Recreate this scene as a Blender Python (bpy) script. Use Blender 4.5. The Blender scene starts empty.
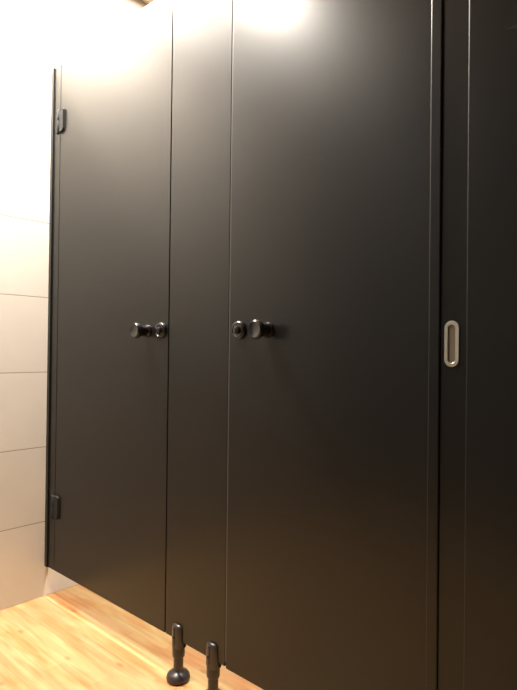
import bpy, bmesh, math
from mathutils import Matrix, Vector

C = bpy.context.scene.collection
PI = math.pi

# ------------------------------------------------------------------ helpers
def link(name, bm, mat, parent=None, smooth=False, loc=None):
    me = bpy.data.meshes.new(name)
    bmesh.ops.recalc_face_normals(bm, faces=bm.faces[:])
    bm.to_mesh(me); bm.free()
    if smooth:
        for p in me.polygons: p.use_smooth = True
        try: me.set_sharp_from_angle(angle=math.radians(38))
        except Exception: pass
    me.materials.append(mat)
    o = bpy.data.objects.new(name, me); C.objects.link(o)
    if parent: o.parent = parent
    if loc: o.location = loc
    return o

def thing(name, label, cat, loc, group=None):
    o = bpy.data.objects.new(name, None); C.objects.link(o)
    o.location = loc; o.empty_display_size = .05
    o['label'] = label; o['category'] = cat
    if group: o['group'] = group
    return o

def tag(o, label, cat, group=None):
    o['label'] = label; o['category'] = cat
    if group: o['group'] = group
    return o

def box(bm, x0, x1, y0, y1, z0, z1, bev=0, seg=2):
    r = bmesh.ops.create_cube(bm, size=1)
    vs = r['verts']
    for v in vs:
        v.co = Vector((x0 + (v.co.x+.5)*(x1-x0), y0 + (v.co.y+.5)*(y1-y0), z0 + (v.co.z+.5)*(z1-z0)))
    if bev:
        es = list({e for v in vs for e in v.link_edges})
        bmesh.ops.bevel(bm, geom=es, offset=bev, segments=seg, affect='EDGES', profile=.5)
    return bm

def newbox(*a, **k):
    return box(bmesh.new(), *a, **k)

def lathe(bm, prof, n=48, axis='z', o=(0, 0, 0)):
    """prof: (radius, height) pairs revolved; axis 'z' up or 'y' towards -y"""
    rings = []
    for r, h in prof:
        if r < 1e-6:
            ring = [bm.verts.new((0, 0, h))]
        else:
            ring = [bm.verts.new((r*math.cos(2*PI*i/n), r*math.sin(2*PI*i/n), h)) for i in range(n)]
        rings.append(ring)
    for a, b in zip(rings, rings[1:]):
        for i in range(n):
            j = (i+1) % n
            if len(a) == 1 and len(b) == 1: continue
            if len(a) == 1: bm.faces.new((a[0], b[i], b[j]))
            elif len(b) == 1: bm.faces.new((a[i], a[j], b[0]))
            else: bm.faces.new((a[i], a[j], b[j], b[i]))
    vs = [v for r in rings for v in r]
    for v in vs:
        if axis == 'y': v.co = Vector((v.co.x, -v.co.z, v.co.y))
        v.co += Vector(o)
    return bm

def stadium(w, h, n=16):
    """points of an upright stadium outline in the x-z plane"""
    r = w/2; c = h/2 - r; pts = []
    for i in range(n+1):
        a = PI*i/n; pts.append((r*math.cos(a), c + r*math.sin(a)))
    for i in range(n+1):
        a = PI + PI*i/n; pts.append((r*math.cos(a), -c + r*math.sin(a)))
    return pts

def loft(bm, loops, cap_last=True, cap_first=False):
    rs = [[bm.verts.new(p) for p in L] for L in loops]
    n = len(rs[0])
    for a, b in zip(rs, rs[1:]):
        for i in range(n):
            j = (i+1) % n
            bm.faces.new((a[i], a[j], b[j], b[i]))
    if cap_last: bm.faces.new(rs[-1])
    if cap_first: bm.faces.new(rs[0])
    return bm

# ---------------------------------------------------------------- materials
def principled(name, col, rough=.5, metal=0, spec=.5):
    m = bpy.data.materials.new(name); m.use_nodes = True
    b = m.node_tree.nodes['Principled BSDF']
    b.inputs['Base Color'].default_value = (*col, 1)
    b.inputs['Roughness'].default_value = rough
    b.inputs['Metallic'].default_value = metal
    b.inputs['Specular IOR Level'].default_value = spec
    return m, m.node_tree, b

def add_bump(nt, b, scale, strength, dist=.001, detail=2, stretch=(1, 1, 1)):
    tc = nt.nodes.new('ShaderNodeTexCoord'); mp = nt.nodes.new('ShaderNodeMapping')
    mp.inputs['Scale'].default_value = stretch
    nz = nt.nodes.new('ShaderNodeTexNoise'); nz.inputs['Scale'].default_value = scale; nz.inputs['Detail'].default_value = detail
    bp = nt.nodes.new('ShaderNodeBump'); bp.inputs['Strength'].default_value = strength; bp.inputs['Distance'].default_value = dist
    nt.links.new(tc.outputs['Object'], mp.inputs[0]); nt.links.new(mp.outputs[0], nz.inputs['Vector'])
    nt.links.new(nz.outputs[0], bp.inputs['Height']); nt.links.new(bp.outputs[0], b.inputs['Normal'])

LAM_SPEC = .4
ROUGH = .305
def laminate(name, rough=ROUGH, col=(.006, .0058, .0054)):
    m, nt, b = principled(name, col, rough, 0, LAM_SPEC)
    tc = nt.nodes.new('ShaderNodeTexCoord')
    nz = nt.nodes.new('ShaderNodeTexNoise'); nz.inputs['Scale'].default_value = 2.2; nz.inputs['Detail'].default_value = 5
    mr = nt.nodes.new('ShaderNodeMapRange')
    mr.inputs['To Min'].default_value = rough-.035; mr.inputs['To Max'].default_value = rough+.035
    nt.links.new(tc.outputs['Object'], nz.inputs['Vector']); nt.links.new(nz.outputs[0], mr.inputs['Value'])
    nt.links.new(mr.outputs[0], b.inputs['Roughness'])
    add_bump(nt, b, 260, .10, .0006, 3)
    return m


M_lam = laminate('black_laminate')
M_frame = laminate('black_frame_profile', ROUGH, (.006, .006, .0058))
M_edge, _, _ = principled('dark_door_edge', (.006, .006, .006), .6)
M_glint, nt, b = principled('grey_edge_glint', (.09, .085, .08), .55); add_bump(nt, b, 90, .2)  # grey stands in for light caught along the door edge
M_hinge, nt, b = principled('dark_hinge_metal', (.03, .03, .03), .8, 0, .08); add_bump(nt, b, 200, .1)
M_knob, nt, b = principled('black_polished_plastic', (.012, .011, .011), .18, 0, .6); add_bump(nt, b, 60, .04)
M_leg, nt, b = principled('black_leg_plastic', (.030, .024, .024), .3, 0, .5); add_bump(nt, b, 120, .12)
M_steel, nt, b = principled('brushed_steel', (.50, .49, .44), .42, .85); add_bump(nt, b, 300, .15, stretch=(1, 1, .05))
M_recess, nt, b = principled('recess_steel', (.20, .17, .13), .5, .7); add_bump(nt, b, 300, .15, stretch=(1, 1, .05))
M_white, nt, b = principled('white_indicator', (.55, .53, .5), .3); add_bump(nt, b, 60, .04)
M_plaster, nt, b = principled('painted_plaster', (.34, .31, .28), .8); add_bump(nt, b, 40, .2)
M_rear, nt, b = principled('dark_grey_plaster', (.05, .052, .05), .85); add_bump(nt, b, 40, .2)
M_ceil, nt, b = principled('peach_ceiling', (.74, .58, .46), .6)
add_bump(nt, b, 6, .3, .002, 4, (1, 14, 1))
M_ring, nt, b = principled('white_lamp_ring', (.8, .8, .78), .4); add_bump(nt, b, 60, .04)

# tiles: rows 30.5 cm, joints at y = .70, 1.30 ...
def tile_material():
    m, nt, b = principled('beige_wall_tile', (.8, .7, .58), .38)
    tc = nt.nodes.new('ShaderNodeTexCoord'); sp = nt.nodes.new('ShaderNodeSeparateXYZ'); cb = nt.nodes.new('ShaderNodeCombineXYZ')
    ad = nt.nodes.new('ShaderNodeMath'); ad.operation = 'ADD'; ad.inputs[1].default_value = 12 - .70
    az = nt.nodes.new('ShaderNodeMath'); az.operation = 'ADD'; az.inputs[1].default_value = .3055*4 + .0005
    br = nt.nodes.new('ShaderNodeTexBrick')
    br.offset = 0; br.squash = 1
    br.inputs['Scale'].default_value = 1; br.inputs['Brick Width'].default_value = .6
    br.inputs['Row Height'].default_value = .3055; br.inputs['Mortar Size'].default_value = .0016
    br.inputs['Mortar Smooth'].default_value = .1
    br.inputs['Color1'].default_value = (.72, .67, .61, 1); br.inputs['Color2'].default_value = (.70, .65, .59, 1)
    br.inputs['Mortar'].default_value = (.33, .26, .19, 1)
    L = nt.links.new
    L(tc.outputs['Object'], sp.inputs[0]); L(sp.outputs[1], ad.inputs[0]); L(sp.outputs[2], az.inputs[0])
    L(ad.outputs[0], cb.inputs[0]); L(az.outputs[0], cb.inputs[1]); L(cb.outputs[0], br.inputs['Vector'])
    nz = nt.nodes.new('ShaderNodeTexNoise'); nz.inputs['Scale'].default_value = 7; nz.inputs['Detail'].default_value = 4
    L(tc.outputs['Object'], nz.inputs['Vector'])
    mx = nt.nodes.new('ShaderNodeMix'); mx.data_type = 'RGBA'; mx.blend_type = 'MULTIPLY'; mx.inputs[0].default_value = .10
    L(br.outputs['Color'], mx.inputs[6]); L(nz.outputs[0], mx.inputs[7]); L(mx.outputs[2], b.inputs['Base Color'])
    bp = nt.nodes.new('ShaderNodeBump'); bp.inputs['Strength'].default_value = .4; bp.inputs['Distance'].default_value = .001; bp.invert = True
    L(br.outputs['Fac'], bp.inputs['Height']); L(bp.outputs[0], b.inputs['Normal'])
    return m
M_tile = tile_material()

# floor: light wood strips running along the cubicle fronts (world x)
def wood_material():
    m, nt, b = principled('light_wood_floor', (.7, .45, .2), .55, 0, .3)
    L = nt.links.new; N = nt.nodes.new
    tc = N('ShaderNodeTexCoord')
    mp = N('ShaderNodeMapping'); mp.inputs['Location'].default_value = (10.23, 10.035, 0)
    L(tc.outputs['Object'], mp.inputs[0])
    br = N('ShaderNodeTexBrick'); br.offset = .37; br.offset_frequency = 2
    br.inputs['Scale'].default_value = 1; br.inputs['Brick Width'].default_value = .46
    br.inputs['Row Height'].default_value = .068; br.inputs['Mortar Size'].default_value = .0006
    br.inputs['Mortar Smooth'].default_value = .2; br.inputs['Bias'].default_value = .1
    br.inputs['Color1'].default_value = (.45, .335, .155, 1); br.inputs['Color2'].default_value = (.43, .27, .13, 1)
    br.inputs['Mortar'].default_value = (.34, .2, .08, 1)
    L(mp.outputs[0], br.inputs['Vector'])
    g = N('ShaderNodeMapping'); g.inputs['Scale'].default_value = (1.5, 22, 1); L(tc.outputs['Object'], g.inputs[0])
    nz = N('ShaderNodeTexNoise'); nz.inputs['Scale'].default_value = 2.4; nz.inputs['Detail'].default_value = 6; nz.inputs['Distortion'].default_value = .6
    L(g.outputs[0], nz.inputs['Vector'])
    cr = N('ShaderNodeValToRGB'); cr.color_ramp.elements[0].position = .32; cr.color_ramp.elements[0].color = (.66, .50, .34, 1)
    cr.color_ramp.elements[1].position = .62; cr.color_ramp.elements[1].color = (1, 1, 1, 1)
    L(nz.outputs[0], cr.inputs[0])
    mx = N('ShaderNodeMix'); mx.data_type = 'RGBA'; mx.blend_type = 'MULTIPLY'; mx.inputs[0].default_value = .55
    L(br.outputs['Color'], mx.inputs[6]); L(cr.outputs[0], mx.inputs[7])
    # broad warm patches
    g2 = N('ShaderNodeMapping'); g2.inputs['Scale'].default_value = (2.2, 9, 1); L(tc.outputs['Object'], g2.inputs[0])
    n2 = N('ShaderNodeTexNoise'); n2.inputs['Scale'].default_value = 1.7; n2.inputs['Detail'].default_value = 2; L(g2.outputs[0], n2.inputs['Vector'])
    c2 = N('ShaderNodeValToRGB'); c2.color_ramp.elements[0].position = .38; c2.color_ramp.elements[0].color = (.92, .66, .50, 1)
    c2.color_ramp.elements[1].position = .56; c2.color_ramp.elements[1].color = (1, 1, 1, 1); L(n2.outputs[0], c2.inputs[0])
    m2 = N('ShaderNodeMix'); m2.data_type = 'RGBA'; m2.blend_type = 'MULTIPLY'; m2.inputs[0].default_value = .8
    L(mx.outputs[2], m2.inputs[6]); L(c2.outputs[0], m2.inputs[7])
    # sparse knots
    g3 = N('ShaderNodeMapping'); g3.inputs['Scale'].default_value = (5.5, 12, 1); L(tc.outputs['Object'], g3.inputs[0])
    vo = N('ShaderNodeTexVoronoi'); vo.inputs['Scale'].default_value = 1; L(g3.outputs[0], vo.inputs['Vector'])
    c3 = N('ShaderNodeValToRGB'); c3.color_ramp.elements[0].position = .03; c3.color_ramp.elements[0].color = (.55, .38, .22, 1)
    c3.color_ramp.elements[1].position = .13; c3.color_ramp.elements[1].color = (1, 1, 1, 1); L(vo.outputs['Distance'], c3.inputs[0])
    m3 = N('ShaderNodeMix'); m3.data_type = 'RGBA'; m3.blend_type = 'MULTIPLY'; m3.inputs[0].default_value = .6
    L(m2.outputs[2], m3.inputs[6]); L(c3.outputs[0], m3.inputs[7])
    L(m3.outputs[2], b.inputs['Base Color'])
    bp = N('ShaderNodeBump'); bp.inputs['Strength'].default_value = .15; bp.inputs['Distance'].default_value = .0006
    L(nz.outputs[0], bp.inputs['Height']); L(bp.outputs[0], b.inputs['Normal'])
    return m
M_wood = wood_material()

# ------------------------------------------------------------------ setting
X0, X1, Y0, Y1, H = -2.168, 1.6, -.75, 2.4, 2.66  # unseen front and right walls pulled in close to cut floor bounce
def struct(name, bm, m):
    o = link(name, bm, m); o['kind'] = 'structure'; return o
struct('floor', newbox(X0-.1, X1+.1, Y0-.1, Y1+.1, -.1, 0), M_wood)
struct('ceiling', newbox(X0-.1, X1+.1, Y0-.1, Y1+.1, H, H+.1), M_ceil)
struct('wall_left', newbox(X0-.1, X0, Y0, Y1, 0, H), M_tile)
struct('wall_back', newbox(X0, X1, Y1, Y1+.1, 0, H), M_rear)
struct('wall_right', newbox(X1, X1+.1, Y0, Y1, 0, H), M_rear)
struct('wall_front', newbox(X0, X1, Y0-.1, Y0, 0, H), M_rear)

# ---------------------------------------------------------- cubicle fronts
YF = 1.10            # front plane of the doors
T = .013             # board thickness
ZB, ZT = .124, 2.165 # bottom and top edges

def local(bmfn):     # build in world coordinates, then shift to a parent's frame
    return bmfn
def part(name, bm, mat, root, smooth=False):
    bmesh.ops.translate(bm, verts=bm.verts[:], vec=-root.location)
    return link(name, bm, mat, root, smooth)

# --- filler strip between wall and first door, held off the wall by a thin channel
fs = thing('filler_strip', 'narrow black filler strip between the tiled wall and the left cubicle door', 'panel', (-2.13, YF, ZB))
part('board', newbox(-2.146, -2.0945, YF, YF+T, ZB, ZT, bev=.0012), M_lam, fs)
part('wall_channel', newbox(-2.163, -2.144, YF-.006, YF+T+.006, ZB, ZT, bev=.0015), M_frame, fs)
for z in (.42, 1.1, 1.9): part('wall_bracket', newbox(-2.168, -2.160, YF+.001, YF+T-.001, z-.015, z+.015), M_frame, fs)

def hinge_bm(x, z, h=.09):
    """left leaf, barrel with a groove, right leaf with rounded lower corner"""
    bm = bmesh.new()
    box(bm, x-.027, x-.001, YF-.007, YF, z-h/2, z+h/2, bev=.002)
    return bm
def hinge_right_bm(x, z, h=.09):
    bm = bmesh.new()
    pts = [(x+.001, z-h/2), (x+.016, z-h/2)]
    for i in range(9):
        a = -PI/2 + PI/2*i/8; pts.append((x+.027+.012*math.cos(a)-.006, z-h/2+.012+.012*math.sin(a)))
    for i in range(9):
        a = PI/2*i/8; pts.append((x+.027+.006*math.cos(a), z+h/2-.006+.006*math.sin(a)))
    pts.append((x+.001, z+h/2))
    f = [bm.verts.new((p[0], YF-.009, p[1])) for p in pts]
    g = [bm.verts.new((p[0], YF, p[1])) for p in pts]
    bm.faces.new(f); bm.faces.new(g[::-1])
    for i in range(len(pts)):
        j = (i+1) % len(pts); bm.faces.new((f[i], g[i], g[j], f[j]))
    return bm
def barrel_bm(x, z, h=.086):
    bm = bmesh.new()
    r = .0055
    prof = [(0, -h/2-.003), (r*.6, -h/2-.003), (r, -h/2), (r, -.002), (r*.85, 0), (r, .002), (r, h/2), (r*.6, h/2+.003), (0, h/2+.003)]
    lathe(bm, prof, 24, 'z', (x, YF-.009, z)); return bm

def knob_parts(root, x, z):
    k = part('knob', lathe(bmesh.new(), [(.0, -.001), (.021, -.001), (.0215, .003), (.0205, .006), (.0185, .009), (.0178, .014), (.0178, .029),
        (.0188, .033), (.0215, .036), (.0240, .039), (.0248, .043), (.0248, .050), (.0238, .0535), (.0215, .0555), (.019, .0555), (.0175, .0545), (0, .0545)], 48, 'y', (x, YF, z)), M_knob, root, True)
    # cross-hatched grip ring around the head
    g = bmesh.new()
    bmesh.ops.create_circle
    lathe(g, [(.0252, .0425), (.0256, .0435), (.0256, .0495), (.0252, .0505)], 48, 'y', (x, YF, z))
    bmesh.ops.translate(g, verts=g.verts[:], vec=-root.location)
    gr = link('grip_ring', g, M_knob, k, True)
def indicator_parts(root, x, z):
    prof = [(0, -.001), (.0255, -.001), (.0255, .004), (.0245, .008), (.022, .0105), (.0190, .011), (.0180, .0095), (.0175, .0085), (0, .0085)]
    r = part('lock_rosette', lathe(bmesh.new(), prof, 48, 'y', (x, YF, z)), M_knob, root, True)
    # slotted turn button in the middle, slightly domed
    b = bmesh.new()
    lathe(b, [(0, .008), (.0105, .008), (.0105, .014), (.0095, .0165), (.0065, .018), (0, .0185)], 32, 'y', (x, YF, z))
    bmesh.ops.translate(b, verts=b.verts[:], vec=-root.location)
    link('turn_button', b, M_knob, r, True)
    s = newbox(x-.0012, x+.0012, YF-.0195, YF-.017, z-.007, z+.007, bev=.0004)
    bmesh.ops.translate(s, verts=s.verts[:], vec=-root.location)
    link('coin_slot', s, M_hinge, r)

# --- left cubicle door
d1 = thing('cubicle_door', 'black cubicle door beside the tiled wall, hinged on its left edge', 'door', (-1.75, YF, ZB), 'black toilet cubicle doors')
part('door_leaf', newbox(-2.0915, -1.385, YF, YF+T, ZB, ZT, bev=.0012), M_lam, d1)
for z in (1.929, .378):
    h = part('hinge', barrel_bm(-2.092, z), M_hinge, d1, True)
    for nm, fn in (('hinge_plate', hinge_bm), ('hinge_plate', hinge_right_bm)):
        bm = fn(-2.092, z); bmesh.ops.translate(bm, verts=bm.verts[:], vec=-d1.location); link(nm, bm, M_hinge, h)
KZ = 1.075
indicator_parts(d1, -1.418, KZ+.001)
knob_parts(d1, K1X := -1.492, KZ)

# --- fixed panel on two legs
fp = thing('fixed_panel', 'narrow black fixed panel between the two knobbed doors, standing on two legs', 'panel', (-1.247, YF, 0))
part('board', newbox(-1.381, -1.1145, YF, YF+T, ZB, ZT, bev=.0015), M_lam, fp)
def make_leg(x, dz=0):
    yc = YF+T/2
    bm = lathe(bmesh.new(), [(0, .0), (.0152, 0), (.0152, .105)], 32, 'z', (x, yc, .012))
    leg = part('leg', bm, M_leg, fp, True)
    def sub(name, b, sm=True, mat=M_leg):
        bmesh.ops.translate(b, verts=b.verts[:], vec=-fp.location); link(name, b, mat, leg, sm)
    # domed foot
    sub('foot', lathe(bmesh.new(), [(0, 0), (.032, 0), (.0355, .003), (.0368, .008), (.0362, .013), (.0335, .019), (.0285, .024), (.022, .028), (.0178, .031), (.0155, .034), (0, .034)], 40, 'z', (x, yc, 0)))
    # sleeve
    sub('sleeve', lathe(bmesh.new(), [(0, .072), (.0178, .072), (.0192, .074), (.0196, .080), (.0196, ZB-.004), (.0180, ZB-.0005), (0, ZB-.0005)], 40, 'z', (x, yc, 0)))
    # two cheeks gripping the board, rounded tops
    for s, nm in ((-1, 'clamp_cheek'), (1, 'clamp_cheek')):
        b = bmesh.new(); n = 14; loops = []
        R = .0222
        zs = [(ZB-.022, .90), (ZB-.018, 1.0), (ZB+.022, 1.0), (ZB+.038, .97), (ZB+.044, .86), (ZB+.048, .62), (ZB+.0495, .3)]
        for z, k in zs:
            L = []
            for i in range(n+1):
                a = PI*i/n
                L.append((x + .002 + R*k*math.cos(a), yc + s*(T/2 + .0002) + s*.0125*k*math.sin(a), z))
            loops.append(L)
        loft(b, loops, True, True)
        sub(nm, b)
    rb = newbox(x-.0045, x+.0045, YF-.0150, YF-.009, ZB-.012, ZB+.044, bev=.0025, seg=3)
    sub('clamp_rib', rb)
    # clamping screw head on the front cheek
    sub('clamp_screw', lathe(bmesh.new(), [(0, .010), (.004, .010), (.004, .0160), (.0032, .0168), (0, .0168)], 20, 'y', (x, YF, ZB+.012)), mat=M_hinge)
make_leg(-1.3235)
make_leg(-1.1675)

# --- right cubicle door with an added grey strip painting the light line at its lock side
d2 = thing('cubicle_door', 'black cubicle door right of the narrow fixed panel, lamp glare across its top edge', 'door', (-.81, YF, ZB), 'black toilet cubicle doors')
part('door_leaf', newbox(-1.1105, -.5134, YF, YF+T, ZB-.004, ZT, bev=.0015), M_lam, d2)
part('edge_glint_strip', newbox(-1.1143, -1.1107, YF+.0012, YF+T, ZB+.012, ZT-.002), M_glint, d2)
indicator_parts(d2, -1.071, KZ-.004)
knob_parts(d2, K2X := -.966, KZ-.005)

# --- jamb profile, sliding leaf with flush pull, right-hand panel
jb = newbox(-.5150, -.4900, YF-.005, YF+T+.01, 0, ZT+.03, bev=.003, seg=3)
tag(link('frame_post', jb, M_frame), 'slim black frame post just left of the sliding leaf with the oval pull', 'frame')
sd = thing('sliding_door', 'black sliding door leaf with a small oval metal flush pull', 'door', (-.46, YF, ZB))
part('door_leaf', newbox(-.4893, -.395, YF-.0008, YF+.021, .02, ZT+.03, bev=.001), M_lam, sd)
px, pz = -.4655, 1.0335
def P(w, h, y): return [(px+a, y, pz+b) for a, b in stadium(w, h)]
bm = bmesh.new()
yy = YF-.0008
loft(bm, [P(.0310, .0945, yy+.001), P(.0310, .0945, yy-.0015), P(.0295, .0930, yy-.0025), P(.0170, .0800, yy-.0025), P(.0155, .0785, yy-.0018)], False)
pl = part('flush_pull', bm, M_steel, sd, True)
bm = bmesh.new()
loft(bm, [P(.0155, .0785, yy-.0018), P(.0150, .0780, yy-.0002), P(.0135, .0765, yy-.0001)], True)
bmesh.ops.translate(bm, verts=bm.verts[:], vec=-sd.location); link('recess', bm, M_recess, pl, True)

rp = thing('side_panel', 'plain black panel at the right, in front of the sliding door leaf', 'panel', (-.1, YF, 0))
part('board', newbox(-.4342, .55, YF-.008, YF-.001, 0, ZT+.03, bev=.003, seg=3), M_frame, rp)
part('seam', newbox(-.3585, -.30, YF-.0082, YF-.0075, 1.634, 1.6365), M_edge, rp)

# --------------------------------------------------------------- lamps
LC = (1.0, .92, .81)
P1, P2, P3 = 24, 62, 26
def downlight(x, y, power, label, size=.12, spread=150):
    r = tag(link('downlight', lathe(bmesh.new(), [(size/2, -.0), (size/2+.002, -.006), (size/2+.016, -.004), (size/2+.018, 0)], 40, 'z', (0, 0, 0)), M_ring, None, True, (x, y, H)),
            label, 'lamp', 'ceiling downlights')
    L = bpy.data.lights.new('lamp', 'AREA'); L.shape = 'DISK'; L.size = size; L.energy = power; L.color = LC
    L.spread = math.radians(spread)
    o = bpy.data.objects.new('bulb', L); C.objects.link(o); o.parent = r; o.location = (0, 0, -.008)
downlight(-1.65, .40, P1, 'round ceiling downlight in front of the cubicle doors', size=.19)
downlight(-2.04, .96, P2, 'round ceiling downlight close to the tiled wall, just in front of the left cubicle door', size=.12, spread=172)
downlight(-1.72, 1.50, P3, 'round ceiling downlight inside the left cubicle', spread=178)
downlight(-.80, 1.50, P3, 'round ceiling downlight inside the right cubicle')

w = bpy.data.worlds.new('world'); w.use_nodes = True; bpy.context.scene.world = w
w.node_tree.nodes['Background'].inputs[0].default_value = (.5, .45, .4, 1)
w.node_tree.nodes['Background'].inputs[1].default_value = .02

# --------------------------------------------------------------- camera
yaw, pitch, roll, f = math.radians(42.25491662), math.radians(.51564), math.radians(.648007), 552.2583
cy, sy, cp, sp = math.cos(yaw), math.sin(yaw), math.cos(pitch), math.sin(pitch)
fwd = Vector((-sy*cp, cy*cp, sp)); right = Vector((cy, sy, 0)); up = right.cross(fwd)
c, s = math.cos(roll), math.sin(roll)
r2 = right*c + up*s; u2 = up*c - right*s
cam = bpy.data.cameras.new('camera'); co = bpy.data.objects.new('camera', cam); C.objects.link(co)
m = Matrix((( r2.x, u2.x, -fwd.x, 0), (r2.y, u2.y, -fwd.y, 0), (r2.z, u2.z, -fwd.z, 1.0166), (0, 0, 0, 1)))
co.matrix_world = m
cam.sensor_fit = 'VERTICAL'; cam.sensor_height = 36; cam.lens = 36*f/690; cam.clip_start = .01
sc = bpy.context.scene; sc.camera = co
sc.view_settings.view_transform = 'Standard'; sc.view_settings.look = 'None'
sc.view_settings.gamma = 1; sc.view_settings.use_curve_mapping = False
sc.view_settings.exposure = 1.03
